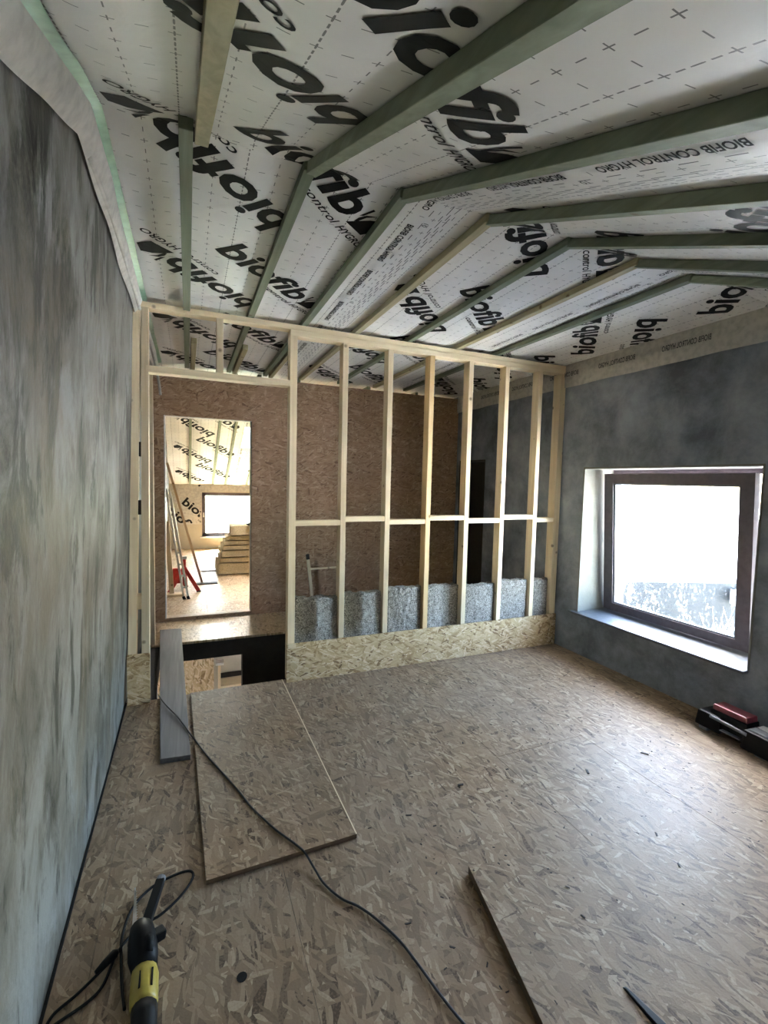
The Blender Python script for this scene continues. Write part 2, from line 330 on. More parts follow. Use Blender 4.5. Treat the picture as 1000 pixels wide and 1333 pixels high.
# ------------------------------------------------------------------ floor
fl = struct('floor', B().box(-.6, 3.6, YREAR - .2, 3.70, -.22, -.023).box(1.0, 3.6, 3.70, YB + .3, -.22, -.023).box(-.6, -.255, 3.70, YB, -.22, -.023), 'dark_wood_shade', 'strand board floor')  # unseen part behind the stud wall left bare and dark to cut bounce
xs_ = [-.305, .365, 1.04, 1.715, 2.39, 3.065, XR]; g = .0007
random.seed(3)
def panel(x0, x1, y0, y1, m='osb_floor'):
    o = mesh_obj('floor_panel', B().box(x0 + g, x1 - g, y0 + g, y1 - g, -.022, 0), m, (0, 0, 0), .0006); o.parent = fl
panel(-.43, xs_[0], YREAR, 1.02); panel(-.43, xs_[0], 1.02, 3.72)
offs = [.62, 2.9, 1.25, 2.2, .95, 2.6]
for i in range(6):
    cuts = [YREAR] + sorted(v for v in (offs[i] - 2.5, offs[i], offs[i] + 2.5) if YREAR + .2 < v < 3.6)
    cuts.append(3.70 if i < 1 else 3.72)
    for a, b_ in zip(cuts, cuts[1:]): panel(xs_[i], xs_[i + 1], a, b_)
kn = B(); kn.tube([(.158, 1.481, .0002), (.158, 1.481, .0012)], .017, 14)
piece(fl, 'drill_hole', kn, 'ink', label='round black hole in the floor board')
landing = struct('floor_landing', B().box(-.335, 1.35, 4.91, YB, -.0225, .0005), 'osb_new', 'bright strand board landing below the doorway', bevel=.001)
# back room floor
fb = struct('floor_back_room', B().box(-.6, 3.6, YB, YFAR + .2, -.22, -.023), 'dark_wood_shade', 'bright strand board floor of the room behind')
for i, (a, b_) in enumerate(((-.43, .22), (.22, .9), (.9, 1.58), (1.58, 2.26), (2.26, XR))):
    for c, d in ((YB + .12, 7.9 - .5 * (i % 2)), (7.9 - .5 * (i % 2), YFAR)):
        o = mesh_obj('floor_panel', B().box(a + g, b_ - g, c + g, d - g, -.022, 0), 'osb_back', (0, 0, 0), .0012); o.parent = fb

# ------------------------------------------------------------------ walls
def uneven(b, amp, sc, axis):
    out = []
    for q in b.v:
        v = list(q); v[axis] += amp * noise.fractal(Vector((q[0] * sc, q[1] * sc, q[2] * sc)), 1, 2, 4); out.append(tuple(v))
    b.v = out
lw = B(); ny, nz = 150, 36
lw.grid(lambda i, j: (xl(3.1 * j / nz), YREAR - .2 + (YFAR + .4 - YREAR) * i / ny, 3.1 * j / nz), ny, nz); uneven(lw, .008, 1.3, 0)
k = len(lw.v); lw.v += [(-.9, y, z) for y, z in ((YREAR - .2, -2.8), (YFAR + .2, -2.8), (YFAR + .2, 3.1), (YREAR - .2, 3.1))]; lw.f += [(k, k + 1, k + 2, k + 3)]
wall_left = struct('wall_left', lw, 'left_plaster', 'tall mottled grey plaster wall streaked with darker patches', smooth=True)
bl = B().box(-.425, -.40, YREAR, 3.72, .0, .012)
piece(wall_left, 'floor_gap', B().box(-.419, -.409, YREAR, 3.70, .0005, .006), 'ink', label='dark gap along the foot of the wall')
# window wall
WY0, WY1, WZ0, WZ1 = 1.85, 3.37, .41, 1.82
DY0, DY1, DZ = 4.99, 5.60, 1.95
XO = 4.09
def wall_x(b, x0, x1, y0, y1, z0, z1, holes):
    ys = sorted({y0, y1, *[h[0] for h in holes], *[h[1] for h in holes]}); zs = sorted({z0, z1, *[h[2] for h in holes], *[h[3] for h in holes]})
    for a, c in zip(ys, ys[1:]):
        for d, e in zip(zs, zs[1:]):
            if any(h[0] <= a and c <= h[1] and h[2] <= d and e <= h[3] for h in holes): continue
            b.box(x0, x1, a, c, d, e)
rw = B(); wall_x(rw, XR, XO, YREAR - .2, YFAR + .2, -.25, 3.1, ((WY0, WY1, WZ0, WZ1), (DY0, DY1, 0, DZ)))
wall_right = struct('wall_right', rw, 'right_plaster', 'grey plaster wall around the deep window')
# pale lining of the window reveal
rv = B().box(XR - .004, 3.90, WY1 - .012, WY1 + .001, WZ0, WZ1).box(XR - .004, 3.90, WY0 - .001, WY0 + .012, WZ0, WZ1).box(XR - .006, 3.90, WY0, WY1, WZ1 - .014, WZ1 + .001)
piece(wall_right, 'reveal_lining', rv, 'reveal_plaster', label='pale plaster lining of the window reveal')
rx = B().box(3.96, XO + .01, WY1 - .03, WY1 + .001, WZ0, WZ1).box(3.96, XO + .01, WY0 - .001, WY0 + .03, WZ0, WZ1).box(3.96, XO + .01, WY0, WY1, WZ1 - .04, WZ1).box(3.96, XO + .06, WY0, WY1, WZ0 - .03, WZ0 + .03)
piece(wall_right, 'outer_reveal', rx, 'white_render', label='white outer window reveal')
doorway_dark = struct('doorway_dark', B().box(3.70, 3.75, DY0 - .02, DY1 + .02, 0, DZ + .02), 'dark_wood_shade', 'dark slab painting the unlit doorway in the far part of the window wall')  # slab coloured dark for the doorway's unlit interior
piece(doorway_dark, 'door_lining', B().box(XR, 3.70, DY1 - .02, DY1 + .001, 0, DZ).box(XR, 3.70, DY0 - .001, DY0 + .02, 0, DZ).box(XR, 3.70, DY0, DY1, DZ - .02, DZ + .001), 'dark_wood_shade')
# end walls of the attic
wr = struct('wall_rear', B().box(-.9, XO, YREAR - .4, YREAR, -.25, 1.6), 'left_plaster', 'low plaster wall behind the camera')
FWX0, FWX1, FWZ0, FWZ1 = .30, 1.75, .27, 1.285
fw = B()
for a in ((-.9, FWX0, -.25, 1.75), (FWX1, XO, -.25, 1.75), (FWX0, FWX1, -.25, FWZ0), (FWX0, FWX1, FWZ1, 1.75)): fw.box(a[0], a[1], YFAR, YFAR + .35, a[2], a[3])
wf = struct('wall_far', fw, 'cream_wall', 'low cream wall with a window in the room behind')
# board wall with doorway
DX0, DX1, DZ0, DZ1 = -.238, .700, .035, 2.312
bw = B()
for a in ((-.40, DX0, -.0, 2.815), (DX1, 1.86, 0, 2.815), (1.862, XR, 0, 2.815), (DX0, DX1, DZ1, 2.815), (DX0, DX1, 0, DZ0)): bw.box(a[0], a[1], YB, YB + .115, a[2], a[3])
wall_back = struct('wall_back', bw, 'osb_wall', 'brown strand board wall with an open doorway')
trim_1 = struct('trim_1', B().box(DX0, DX0 + .012, YB - .004, YB + .12, DZ0, DZ1).box(DX1 - .008, DX1, YB + .03, YB + .12, DZ0, DZ1).box(DX0, DX1, YB + .02, YB + .12, DZ1 - .008, DZ1), 'white_paint', 'pale thin lining around the doorway')

piece(trim_1, 'threshold', B().box(DX0, DX1, YB + .004, YB + .12, DZ0 - .012, DZ0 + .004), 'lath_wood')
# ------------------------------------------------------------------ ceiling membrane (unrolled coordinates x, s)
def sag(x, s):
    e = (-.33,) + BAT + (3.05, 3.52)
    for a, b_ in zip(e, e[1:]):
        if a <= x <= b_: return math.sin(math.pi * (x - a) / (b_ - a)) ** 2 * (.010 + .012 * max(0, noise.noise(Vector((x * 2.1, s * 1.3, .4)))))
    return 0
def cp(x, s, off=0, flat=False):
    d = off if flat else sag(x, s) + off + max(0, x - 3.05) * .07
    if not flat and .03 < x < .44 and abs(s - 1.78) < .25:      # folded overlap of two sheets
        e = (s - 1.74 - .22 * (x - .05)); d += .020 * math.exp(-(e / .035) ** 2) * min(1, (x - .03) / .06) * min(1, (.44 - x) / .05)
    if s < YF: return (x, YF - (YF - s) * math.cos(SL) + d * math.sin(SL), ZM - (YF - s) * math.sin(SL) - d * math.cos(SL))
    if s > YF2: return (x, YF2 + (s - YF2) * math.cos(SL) - d * math.sin(SL), ZM - (s - YF2) * math.sin(SL) - d * math.cos(SL))
    return (x, s, ZM - d)
def frange(a, b_, st, extra=()):
    n = max(1, round((b_ - a) / st)); L = [a + (b_ - a) * i / n for i in range(n + 1)]
    for e in extra:
        i = min(range(len(L)), key=lambda j: abs(L[j] - e)); L[i] = e
    return L
def ceil_mesh(name, s0, s1, hole, label):
    X = frange(-.42, XR + .03, .045, list(BAT) + [3.05, hole[0], hole[1]]); S = frange(s0, s1, .03 if s0 < 0 else .09, [v for v in (YF, YF2) if s0 < v < s1] + [hole[2], hole[3]])
    me = bpy.data.meshes.new(name); nx = len(X)
    V = [cp(x, s) for s in S for x in X]; F = []; UVs = [(x, s) for s in S for x in X]
    for j in range(len(S) - 1):
        for i in range(nx - 1):
            if X[i] >= hole[0] - 1e-6 and X[i + 1] <= hole[1] + 1e-6 and S[j] >= hole[2] - 1e-6 and S[j + 1] <= hole[3] + 1e-6: continue
            F.append((j * nx + i, (j + 1) * nx + i, (j + 1) * nx + i + 1, j * nx + i + 1))
    me.from_pydata(V, [], F); uv = me.uv_layers.new(name='UVMap')
    for q in me.loops: uv.data[q.index].uv = UVs[q.vertex_index]
    for q in me.polygons: q.use_smooth = True
    me.materials.append(M['membrane']); o = bpy.data.objects.new(name, me); COL.objects.link(o); o['kind'] = 'structure'; o['label'] = label
    return o
H_ADDED = (1.35, 1.95, -1.3, -.8)  # added roof window behind the camera, unseen, lights the front room
H2 = (.95, 1.45, 8.85, 9.7)
ceiling = ceil_mesh('ceiling', -2.45, YB + .06, H_ADDED, 'printed pale vapour barrier membrane stretched over the ceiling')
ceil_b = ceil_mesh('ceiling_back_room', YB + .03, 11.75, H2, 'printed membrane ceiling of the room behind')
# roof boards above the membrane close the attic
def roof(name, y0, y1, parts):
    b = B()
    for (x0, x1, s0, s1) in parts:
        b.hexa([cp(x, s, -.05, True) for x, s in ((x0, s0), (x1, s0), (x1, s1), (x0, s1))], [cp(x, s, -.3, True) for x, s in ((x0, s0), (x1, s0), (x1, s1), (x0, s1))])
    return struct(name, b, 'dark_wood_shade', 'roof above the membrane')
def around(h, s0, s1, cut): return [(-.9, h[0], s0, s1), (h[1], 4.2, s0, s1), (h[0], h[1], s0, h[2]), (h[0], h[1], h[3], s1)]
roof('roof', 0, 0, around(H_ADDED, -2.9, YF, 0) + [(-.9, 4.2, YF, YF2)] + around(H2, YF2, 12.2, 0))
def skylight(n, h, up):
    """window_<n>: white lining through the roof and a pane"""
    L = B(); t = .02
    for (x0, x1, s0, s1) in ((h[0] - .001, h[0] + t, h[2], h[3]), (h[1] - t, h[1] + .001, h[2], h[3]), (h[0], h[1], h[2], h[2] + t), (h[0], h[1], h[3] - t, h[3])):
        lo = [(x0, s0), (x1, s0), (x1, s1), (x0, s1)]
        L.hexa([tuple(Vector(cp(x, s)) * 1) for x, s in lo], [cp(x, s, -.36) for x, s in lo])
    o = struct('window_%d' % n, L, 'white_paint', 'white lined roof window')
    lo = [(h[0], h[2]), (h[1], h[2]), (h[1], h[3]), (h[0], h[3])]
    piece(o, 'pane', B().hexa([cp(x, s, -.30) for x, s in lo], [cp(x, s, -.305) for x, s in lo]), 'glass')
    return o
skylight(3, H_ADDED, 1); skylight(4, H2, 1)  # first one is the added window, out of view

def batten(x, s0, s1, m, par, w=.046, h=.036):
    b = B(); lo = [(x - w / 2, s0), (x + w / 2, s0), (x + w / 2, s1), (x - w / 2, s1)]
    def pt(xx, s, off):
        q = cp(x, s, 0); base = Vector(q); s_ = SL if s < YF - 1e-4 or (s0 < YF and s1 <= YF + .05) else (-SL if s0 >= YF2 - 1e-4 else 0)
        return tuple(base + Vector((xx - x, 0, 0)) + Vector((0, math.sin(s_) * off, -math.cos(s_) * off)))
    b.hexa([pt(a, s, h) for a, s in lo], [pt(a, s, -.004) for a, s in lo])
    o = mesh_obj('batten', b, m, (0, 0, 0), .0015); o.parent = par
for i, x in enumerate(BAT):
    batten(x, YF - .03 if i else YF - .13, YB, 'yellow_y' if i in (3, 5) else 'green_y', ceiling)
    xn = x + (.052 if i == 0 else .012)
    if x > H_ADDED[0] - .02 and x < H_ADDED[1] + .02: batten(xn, .0, YF + .02, 'green_y', ceiling)
    else: batten(xn, -2.3, YF + .02, 'yellow_y' if i == 0 else 'green_y', ceiling)
for x in (.05, .53, .80, 1.27, 2.2, 2.9):
    batten(x, YB + .1, YF2, 'green_y', ceil_b)
    if H2[0] - .02 < x < H2[1] + .02: batten(x, YF2, H2[2], 'green_y', ceil_b); batten(x, H2[3], 11.5, 'green_y', ceil_b)
    else: batten(x, YF2, 11.5, 'green_y', ceil_b)
# short doubling pieces seen over the stairwell
for x in (.058, .50, .91): batten(x, 4.55, YB, 'yellow_y', ceiling, h=.045)

# printed lettering
def text_mesh(body, size, offset=0, shear=0):
    c = bpy.data.curves.new('t', 'FONT'); c.body = body; c.size = size; c.offset = offset; c.shear = shear; c.resolution_u = 3
    o = bpy.data.objects.new('t', c); COL.objects.link(o); dg = bpy.context.evaluated_depsgraph_get(); e = o.evaluated_get(dg); me = e.to_mesh()
    v = [(q.co.x, q.co.y) for q in me.vertices]; f = [tuple(q.vertices) for q in me.polygons]
    e.to_mesh_clear(); bpy.data.objects.remove(o); bpy.data.curves.remove(c)
    x0 = min(a for a, _ in v); x1 = max(a for a, _ in v)
    return v, f, x0, x1
def refine(v, f, lmax):
    bm = bmesh.new(); vs = [bm.verts.new((a, b_, 0)) for a, b_ in v]
    for q in f:
        try: bm.faces.new([vs[i] for i in q])
        except ValueError: pass
    bmesh.ops.triangulate(bm, faces=bm.faces[:])
    for _ in range(2):
        es = [e for e in bm.edges if e.calc_length() > lmax]
        if es: bmesh.ops.subdivide_edges(bm, edges=es, cuts=1)
    bmesh.ops.triangulate(bm, faces=bm.faces[:])
    bm.verts.index_update(); V = [(q.co.x, q.co.y) for q in bm.verts]; F = [tuple(w.index for w in q.verts) for q in bm.faces]; bm.free()
    return V, F
v, f, x0, x1 = text_mesh('biofib', .262, .0075)
w_need = .61 + .135
V1 = [((a - x0) * w_need / (x1 - x0) - .068, b_ - .09) for a, b_ in v]; F1 = list(f)
v, f, x0, x1 = text_mesh('control', .066, .0006, .15); k = len(V1)
V1 += [((a - x0) * .27 / (x1 - x0) + .435, b_ - .168) for a, b_ in v]; F1 += [tuple(i + k for i in q) for q in f]
v, f, x0, x1 = text_mesh('HYGRO', .060, .0012, .15); k = len(V1)
V1 += [((a - x0) * .24 / (x1 - x0) + .735, b_ - .168) for a, b_ in v]; F1 += [tuple(i + k for i in q) for q in f]
for poly in ([(.715, -.098), (.865, -.094), (.872, .0), (.80, .052), (.765, .008)], [(.728, -.062), (.742, -.05), (.735, .0), (.752, .05), (.718, .01), (.715, -.03)], [(.70, -.02), (.712, .0), (.705, .06), (.688, .06), (.694, .02)]):
    k = len(V1); V1 += poly; F1.append(tuple(range(k, k + len(poly))))
V1, F1 = refine(V1, F1, .06)
v, f, x0, x1 = text_mesh('BIOFIB CONTROL HYGRO', .046, .0011)
V2 = [((a - x0) * .40 / (x1 - x0), b_ - .016) for a, b_ in v]; F2 = f
v, f, x0, x1 = text_mesh('10', .036, .0003); V3 = [(a, b_) for a, b_ in v]; F3 = f
def lay(V, F, x, s, r, par, name, lo, hi, hole, m='ink', off=.0022):
    ux, us = r[1], -r[0]; P = []
    for a, b_ in V:
        X, S = x + a * r[0] + b_ * ux, s + a * r[1] + b_ * us; P.append((X, S))
    keep = [q for q in F if all(lo < P[i][1] < hi and -.37 < P[i][0] < XR and not (hole[0] - .01 < P[i][0] < hole[1] + .01 and hole[2] - .01 < P[i][1] < hole[3] + .01) for i in q)]
    if not keep: return
    used = sorted({i for q in keep for i in q}); mp = {a: i for i, a in enumerate(used)}
    b = B(); b.v = [cp(P[i][0], P[i][1], off) for i in used]; b.f = [tuple(mp[i] for i in q) for q in keep]
    o = mesh_obj(name, b, m); o.parent = par
q2 = math.sqrt(.5)
for par, lo, hi, hole in ((ceiling, -1.6, YB + .03, H_ADDED), (ceil_b, 7.6, 11.4, H2)):
    for k in range(-3, 10):
        for roll in range(0, 3):
            ox, os_ = 1.46 * roll, -.12 * roll
            if lo - 1.5 < .55 + 1.125 * k + os_ + 1 and .5 + 1.125 * k < hi + 1:
                lay(V1, F1, .25 + ox, .49 + 1.115 * k + os_, (.715, .70), par, 'printed_lettering', lo, hi, hole)
                lay(V1, F1, .36 + ox, 1.19 + 1.145 * k + os_, (-.69, -.724), par, 'printed_lettering', lo, hi, hole)
# seams of the membrane rolls: edge lettering, metre marks, dashed rules
for par, lo, hi, hole in ((ceiling, -.6, YB, H_ADDED), (ceil_b, 8.0, 11.3, H2)):
    for sx in (.985, 2.52):
        k = -4
        while k < 22:
            s = 2.07 + .535 * k; k += 1
            if lo < s < hi - .45: lay(V2, F2, sx, s, (0, 1), par, 'edge_lettering', lo, hi, hole)
            s = 2.02 + 1.07 * (k - 6)
            if lo < s < hi - .1: lay(V3, F3, sx + .045, s, (0, 1), par, 'metre_mark', lo, hi, hole)
        b = B(); s = lo + .1
        while s < hi - .1:
            for dx, ln, ph in ((.04, .05, 0), (.098, .045, .02), (.109, .07, .05), (.126, .05, 0), (.139, .07, .03), (.155, .03, .01)):
                a0 = s + ph; X = sx + dx
                if hole[0] - .01 < X < hole[1] + .01 and hole[2] - .2 < a0 < hole[3] + .01: continue
                kk = len(b.v); b.v += [cp(X - .002, a0, .003), cp(X + .002, a0, .003), cp(X + .002, a0 + ln, .003), cp(X - .002, a0 + ln, .003)]; b.f.append((kk, kk + 1, kk + 2, kk + 3))
            s += .11
        o = mesh_obj('seam_rule', b, 'ink_grey'); o.parent = par; o['kind'] = 'stuff'
# membrane folded down over the window wall
b = B(); n = 90
def flap(i, j):
    y = -.2 + (YB + .2) * i / n; top = cp(XR - .002, y if y > YF else YF - (YF - y) / math.cos(SL))[2]
    d = (0, .12, .225)[j]; wob = .010 * noise.noise(Vector((y * 3, j, 2)))
    return (XR - (.006, .02, .012)[j] - .004 * (1 + noise.noise(Vector((y * 5, j, 7)))), y, top - d + wob + (.01 if j == 0 else 0))
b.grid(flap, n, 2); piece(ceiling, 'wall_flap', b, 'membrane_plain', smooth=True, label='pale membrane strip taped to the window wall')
for k in range(7):
    s = 1.0 + .62 * k; bb = B(); bb.v = [(XR - .03, s + a * .95, cp(XR - .002, max(s, YF))[2] - .10 + b_ * 1.3) for a, b_ in V2]; bb.f = list(F2)
    if s > YF: o = mesh_obj('edge_lettering', bb, 'ink_grey'); o.parent = ceiling
# left edge: folded flap, green tape, rolled edge
b = B(); n = 110
def lflap(i, j):
    s = -1.2 + (YB + 1.2) * i / n; c = cp(-.30, s); w = .012 * noise.noise(Vector((s * 2.2, j * .7, 1)))
    q = ((xl(c[2] - .13) + .012, -.125), (xl(c[2]) + .035, -.09), (xl(c[2]) + .052, -.045), (-.285, -.004))[j]
    ex = .03 * max(0, noise.noise(Vector((s * 1.1, 3, 5)))) if j in (1, 2) else 0
    return (q[0] + w * (j < 3) * .6 + ex * .5, c[1], c[2] + q[1] + w * (j < 3))
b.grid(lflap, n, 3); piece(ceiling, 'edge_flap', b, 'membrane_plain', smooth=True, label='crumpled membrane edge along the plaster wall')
b = B()
def ltape(i, j):
    s = -1.2 + (YB + 1.15) * i / n; c = cp(-.30, s); w = .006 * noise.noise(Vector((s * 3, j, 8)))
    q = ((-.325, -.052), (-.295, -.022), (-.262, -.016))[j]
    return (q[0] + .010 + w, c[1], c[2] + q[1] + w)
b.grid(ltape, n, 2); piece(ceiling, 'green_tape', b, 'tape', smooth=True, label='green sealing tape')
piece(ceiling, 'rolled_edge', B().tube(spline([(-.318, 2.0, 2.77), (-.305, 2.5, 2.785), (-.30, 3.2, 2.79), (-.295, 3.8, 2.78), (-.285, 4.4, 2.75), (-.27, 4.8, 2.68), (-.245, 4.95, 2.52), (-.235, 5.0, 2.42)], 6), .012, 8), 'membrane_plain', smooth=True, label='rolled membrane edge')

# ------------------------------------------------------------------ front window: fixed frame, tilted sash
win = struct('window_1', B().box(3.885, 3.945, 1.93, 1.99, .41, 1.82).box(3.885, 3.945, 3.31, 3.36, .41, 1.82).box(3.885, 3.945, 1.99, 3.31, 1.765, 1.82).box(3.885, 3.945, 1.99, 3.31, .41, .47), 'brown_frame', 'brown framed window tilted open in a deep reveal')
def sp_(y, z, off): t = (z - .45) / 1.32; return (3.872 - .085 * t - off, y, z)
sb = B()
for (y0, y1, z0, z1) in ((2.02, 2.115, .445, 1.768), (3.222, 3.322, .445, 1.768), (2.115, 3.222, 1.678, 1.768), (2.115, 3.222, .445, .512)):
    sb.hexa([sp_(y0, z0, 0), sp_(y1, z0, 0), sp_(y1, z1, 0), sp_(y0, z1, 0)], [sp_(y0, z0, .06), sp_(y1, z0, .06), sp_(y1, z1, .06), sp_(y0, z1, .06)])
sash = piece(win, 'sash', sb, 'brown_frame', label='tilted brown sash')
bead = B()
for (y0, y1, z0, z1) in ((2.115, 2.13, .512, 1.678), (3.207, 3.222, .512, 1.678), (2.13, 3.207, 1.663, 1.678), (2.13, 3.207, .512, .527)):
    bead.hexa([sp_(y0, z0, .015), sp_(y1, z0, .015), sp_(y1, z1, .015), sp_(y0, z1, .015)], [sp_(y0, z0, .045), sp_(y1, z0, .045), sp_(y1, z1, .045), sp_(y0, z1, .045)])
piece(sash, 'glazing_bead', bead, 'grey_plastic')
piece(sash, 'pane', B().hexa([sp_(2.115, .512, .022), sp_(3.222, .512, .022), sp_(3.222, 1.678, .022), sp_(2.115, 1.678, .022)], [sp_(2.115, .512, .028), sp_(3.222, .512, .028), sp_(3.222, 1.678, .028), sp_(2.115, 1.678, .028)]), 'glass_dirty', label='dusty window pane')
sill = piece(win, 'window_sill', B().box(3.455, 3.885, 1.855, 3.43, .395, .418), 'sill', bevel=.003, label='pale window sill board')
# far window
w2 = struct('window_2', B().box(FWX0, FWX0 + .075, YFAR + .05, YFAR + .12, FWZ0, FWZ1).box(FWX1 - .075, FWX1, YFAR + .05, YFAR + .12, FWZ0, FWZ1).box(FWX0, FWX1, YFAR + .05, YFAR + .12, FWZ1 - .075, FWZ1).box(FWX0, FWX1, YFAR + .05, YFAR + .12, FWZ0, FWZ0 + .085), 'brown_frame', 'brown framed window of the room behind')
piece(w2, 'pane', B().box(FWX0 + .07, FWX1 - .07, YFAR + .08, YFAR + .086, FWZ0 + .08, FWZ1 - .07), 'glass')
piece(w2, 'window_sill', B().box(FWX0 - .04, FWX1 + .04, YFAR - .05, YFAR + .05, FWZ0 - .03, FWZ0 - .002), 'white_paint')
piece(w2, 'window_handle', B().box(FWX0 + .025, FWX0 + .045, YFAR + .02, YFAR + .05, .72, .82), 'white_paint')
# membrane on the far knee wall, left of the window
mb = B(); mb.v = [(-.40, YFAR - .006, .56), (FWX0 - .005, YFAR - .006, .56), (FWX0 - .005, YFAR - .006, 1.62), (-.40, YFAR - .006, 1.62)]; mb.f = [(0, 1, 2, 3)]
piece(wf, 'wall_membrane', B().box(-.40, FWX0 - .005, YFAR - .012, YFAR - .002, .56, 1.62).box(FWX0 - .005, FWX1 + .3, YFAR - .012, YFAR - .002, FWZ1 + .02, 1.62), 'membrane_plain', label='membrane sheet on the wall beside the window')
for (x, z, sc, an) in ((-.02, 1.06, 1.0, -40), (-.33, .86, 1.0, -40), (.2, 1.55, .8, -40)):
    ca, sa = math.cos(math.radians(an)), math.sin(math.radians(an)); b = B(); vv = []; keep = []
    for a, c in V1: vv.append((x + sc * (a * ca - c * sa), YFAR - .014, z + sc * (a * sa + c * ca)))
    keep = [q for q in F1 if all(-.39 < vv[i][0] < FWX0 - .01 and .58 < vv[i][2] < 1.6 for i in q)]
    used = sorted({i for q in keep for i in q}); mp = {a: i for i, a in enumerate(used)}; b.v = [vv[i] for i in used]; b.f = [tuple(mp[i] for i in q) for q in keep]
    if keep: o = mesh_obj('printed_lettering', b, 'ink'); o.parent = wf

# ------------------------------------------------------------------ stairwell and the lit room below
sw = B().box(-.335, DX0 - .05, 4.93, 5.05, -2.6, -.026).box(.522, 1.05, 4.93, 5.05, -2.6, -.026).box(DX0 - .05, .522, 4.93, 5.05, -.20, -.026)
stair = struct('wall_stairwell', sw, 'dark_wood_shade', 'dark walls of the stairwell below the landing')  # coloured near black to paint the unlit shaft
struct('wall_stairwell_side', B().box(1.05, 1.12, 3.72, 4.93, -2.6, -.23).box(-.6, 3.6, 3.62, 3.715, -2.6, -.23).box(-.62, -.42, 3.62, 5.0, -2.6, -.0), 'dark_wood_shade', 'dark side walls of the stairwell')  # shaft darkness painted into these walls too
struct('floor_below', B().box(-.6, 3.6, 3.6, 8.0, -2.7, -2.6), 'osb_new', 'strand board floor of the room below')
lo_w = B().box(-.6, 3.6, 6.62, 6.75, -2.6, -.25).box(-.75, -.6, 5.0, 6.75, -2.6, -.25).box(3.6, 3.8, 3.6, 5.2, -2.6, -.25).box(3.6, 3.8, 6.5, 6.75, -2.6, -.25).box(3.6, 3.8, 5.2, 6.5, -2.6, -2.0).box(3.6, 3.8, 5.2, 6.5, -.6, -.25)  # gap in the right side is an added, unseen window lighting this room
struct('wall_below', lo_w, 'cream_wall', 'cream wall of the room below')
single('leaning_board', B().hexa([(-.42, 6.50, -2.6), (.325, 6.50, -2.6), (.325, 6.53, -2.6), (-.42, 6.53, -2.6)], [(-.42, 6.585, -.26), (.315, 6.585, -.26), (.315, 6.615, -.26), (-.42, 6.615, -.26)]), osb('osb_below', (0, 2), ((0.0, (.26, .16, .07)), (.15, (.50, .36, .19)), (.5, (.64, .48, .29)), (1.0, (.78, .64, .46))), scale=.9), 'bright strand board sheet standing in the room below the stair opening', 'board', (-.05, 6.55, -2.6))
t = thing('trestle', 'wooden trestle with a pale cap in the room below the stair opening', 'trestle', (.5, 6.2, -2.6))
part(t, 'post', B().box(.352, .385, 6.20, 6.23, -2.6, -.775), 'pine_z'); part(t, 'post', B().box(.80, .833, 6.20, 6.23, -2.6, -.775), 'pine_z')
part(t, 'cap', B().box(.322, .42, 6.16, 6.27, -.775, -.74), 'white_paint'); part(t, 'cap', B().box(.77, .86, 6.16, 6.27, -.775, -.74), 'white_paint')
part(t, 'rail', B().box(.385, .80, 6.20, 6.225, -1.10, -1.07), 'pine_x'); part(t, 'rail', B().box(.385, .80, 6.20, 6.225, -1.30, -1.27), 'pine_x'); part(t, 'rail', B().box(.385, .80, 6.20, 6.225, -1.75, -1.71), 'pine_x')
t = thing('workbench', 'low tan bench top against the cream wall in the room below', 'bench', (1.0, 6.45, -2.6))
part(t, 'bench_top', B().box(.40, 1.9, 6.30, 6.61, -1.16, -1.12), 'pine_x'); part(t, 'shadow_band', B().box(.40, 1.9, 6.58, 6.61, -1.12, -1.06), 'dark_wood_shade')  # dark strip above the bench top paints a shadow gap
for x in (.45, 1.82): part(t, 'leg', B().box(x, x + .05, 6.40, 6.45, -2.6, -1.16), 'pine_z')

# ------------------------------------------------------------------ stud wall
t = thing('stud_wall', 'pale timber stud partition with short noggings and a strand board skirting', 'partition', (2.1, YP, 0))
YQ = YP + .095; SW = .046
STX = (.737, 1.165, 1.565, 1.963, 2.368, 2.772, 3.172)
for i, x in enumerate(STX):
    z1 = 2.775
    part(t, 'stud', B().box(x, x + SW + (.01 if i == 0 else 0), YP, YQ, .0, z1), 'pine_warm' if i == 3 else 'pine_z', bevel=.0015)
part(t, 'stud', B().box(XR - .075, XR - .004, YP, YQ, 0, 2.775), 'pine_z', bevel=.0015)
part(t, 'top_plate', B().box(-.30, XR - .003, YP, YQ, 2.799, 2.838), 'pine_x', bevel=.0015)
part(t, 'top_plate', B().box(.737, XR - .003, YP - .004, YQ, 2.752, 2.797), 'pine_x', bevel=.0015)
ex = list(STX) + [XR - .075]
for i in range(7):
    zc = 1.292 if i % 2 == 0 else 1.322
    part(t, 'nogging', B().box(ex[i] + SW + (.01 if i == 0 else 0), ex[i + 1], YP + .004, YQ - .004, zc - .022, zc + .022), 'pine_x', bevel=.0015)
part(t, 'header', B().box(-.262, .737, YP, YQ, 2.365, 2.41), 'pine_x', bevel=.0015)
part(t, 'cripple_stud', B().box(.200, .246, YP, YQ, 2.41, 2.799), 'pine_z', bevel=.0015)
part(t, 'post', B().hexa([(-.405, YP, 0), (-.352, YP, 0), (-.352, YQ, 0), (-.405, YQ, 0)], [(-.338, YP, 2.78), (-.292, YP, 2.78), (-.292, YQ, 2.78), (-.338, YQ, 2.78)]), 'pine_z')
part(t, 'post', B().hexa([(-.312, YP, 0), (-.262, YP, 0), (-.262, YQ, 0), (-.312, YQ, 0)], [(-.290, YP, 2.80), (-.244, YP, 2.80), (-.244, YQ, 2.80), (-.290, YQ, 2.80)]), 'pine_z')
for z in (.74, 1.42, 1.83): part(t, 'spacer_block', B().box(-.352 + .012 * z, -.305 + .008 * z, YP + .012, YQ, z - .05, z + .05), 'dark_wood_shade' if z > 1 else 'pine_z')
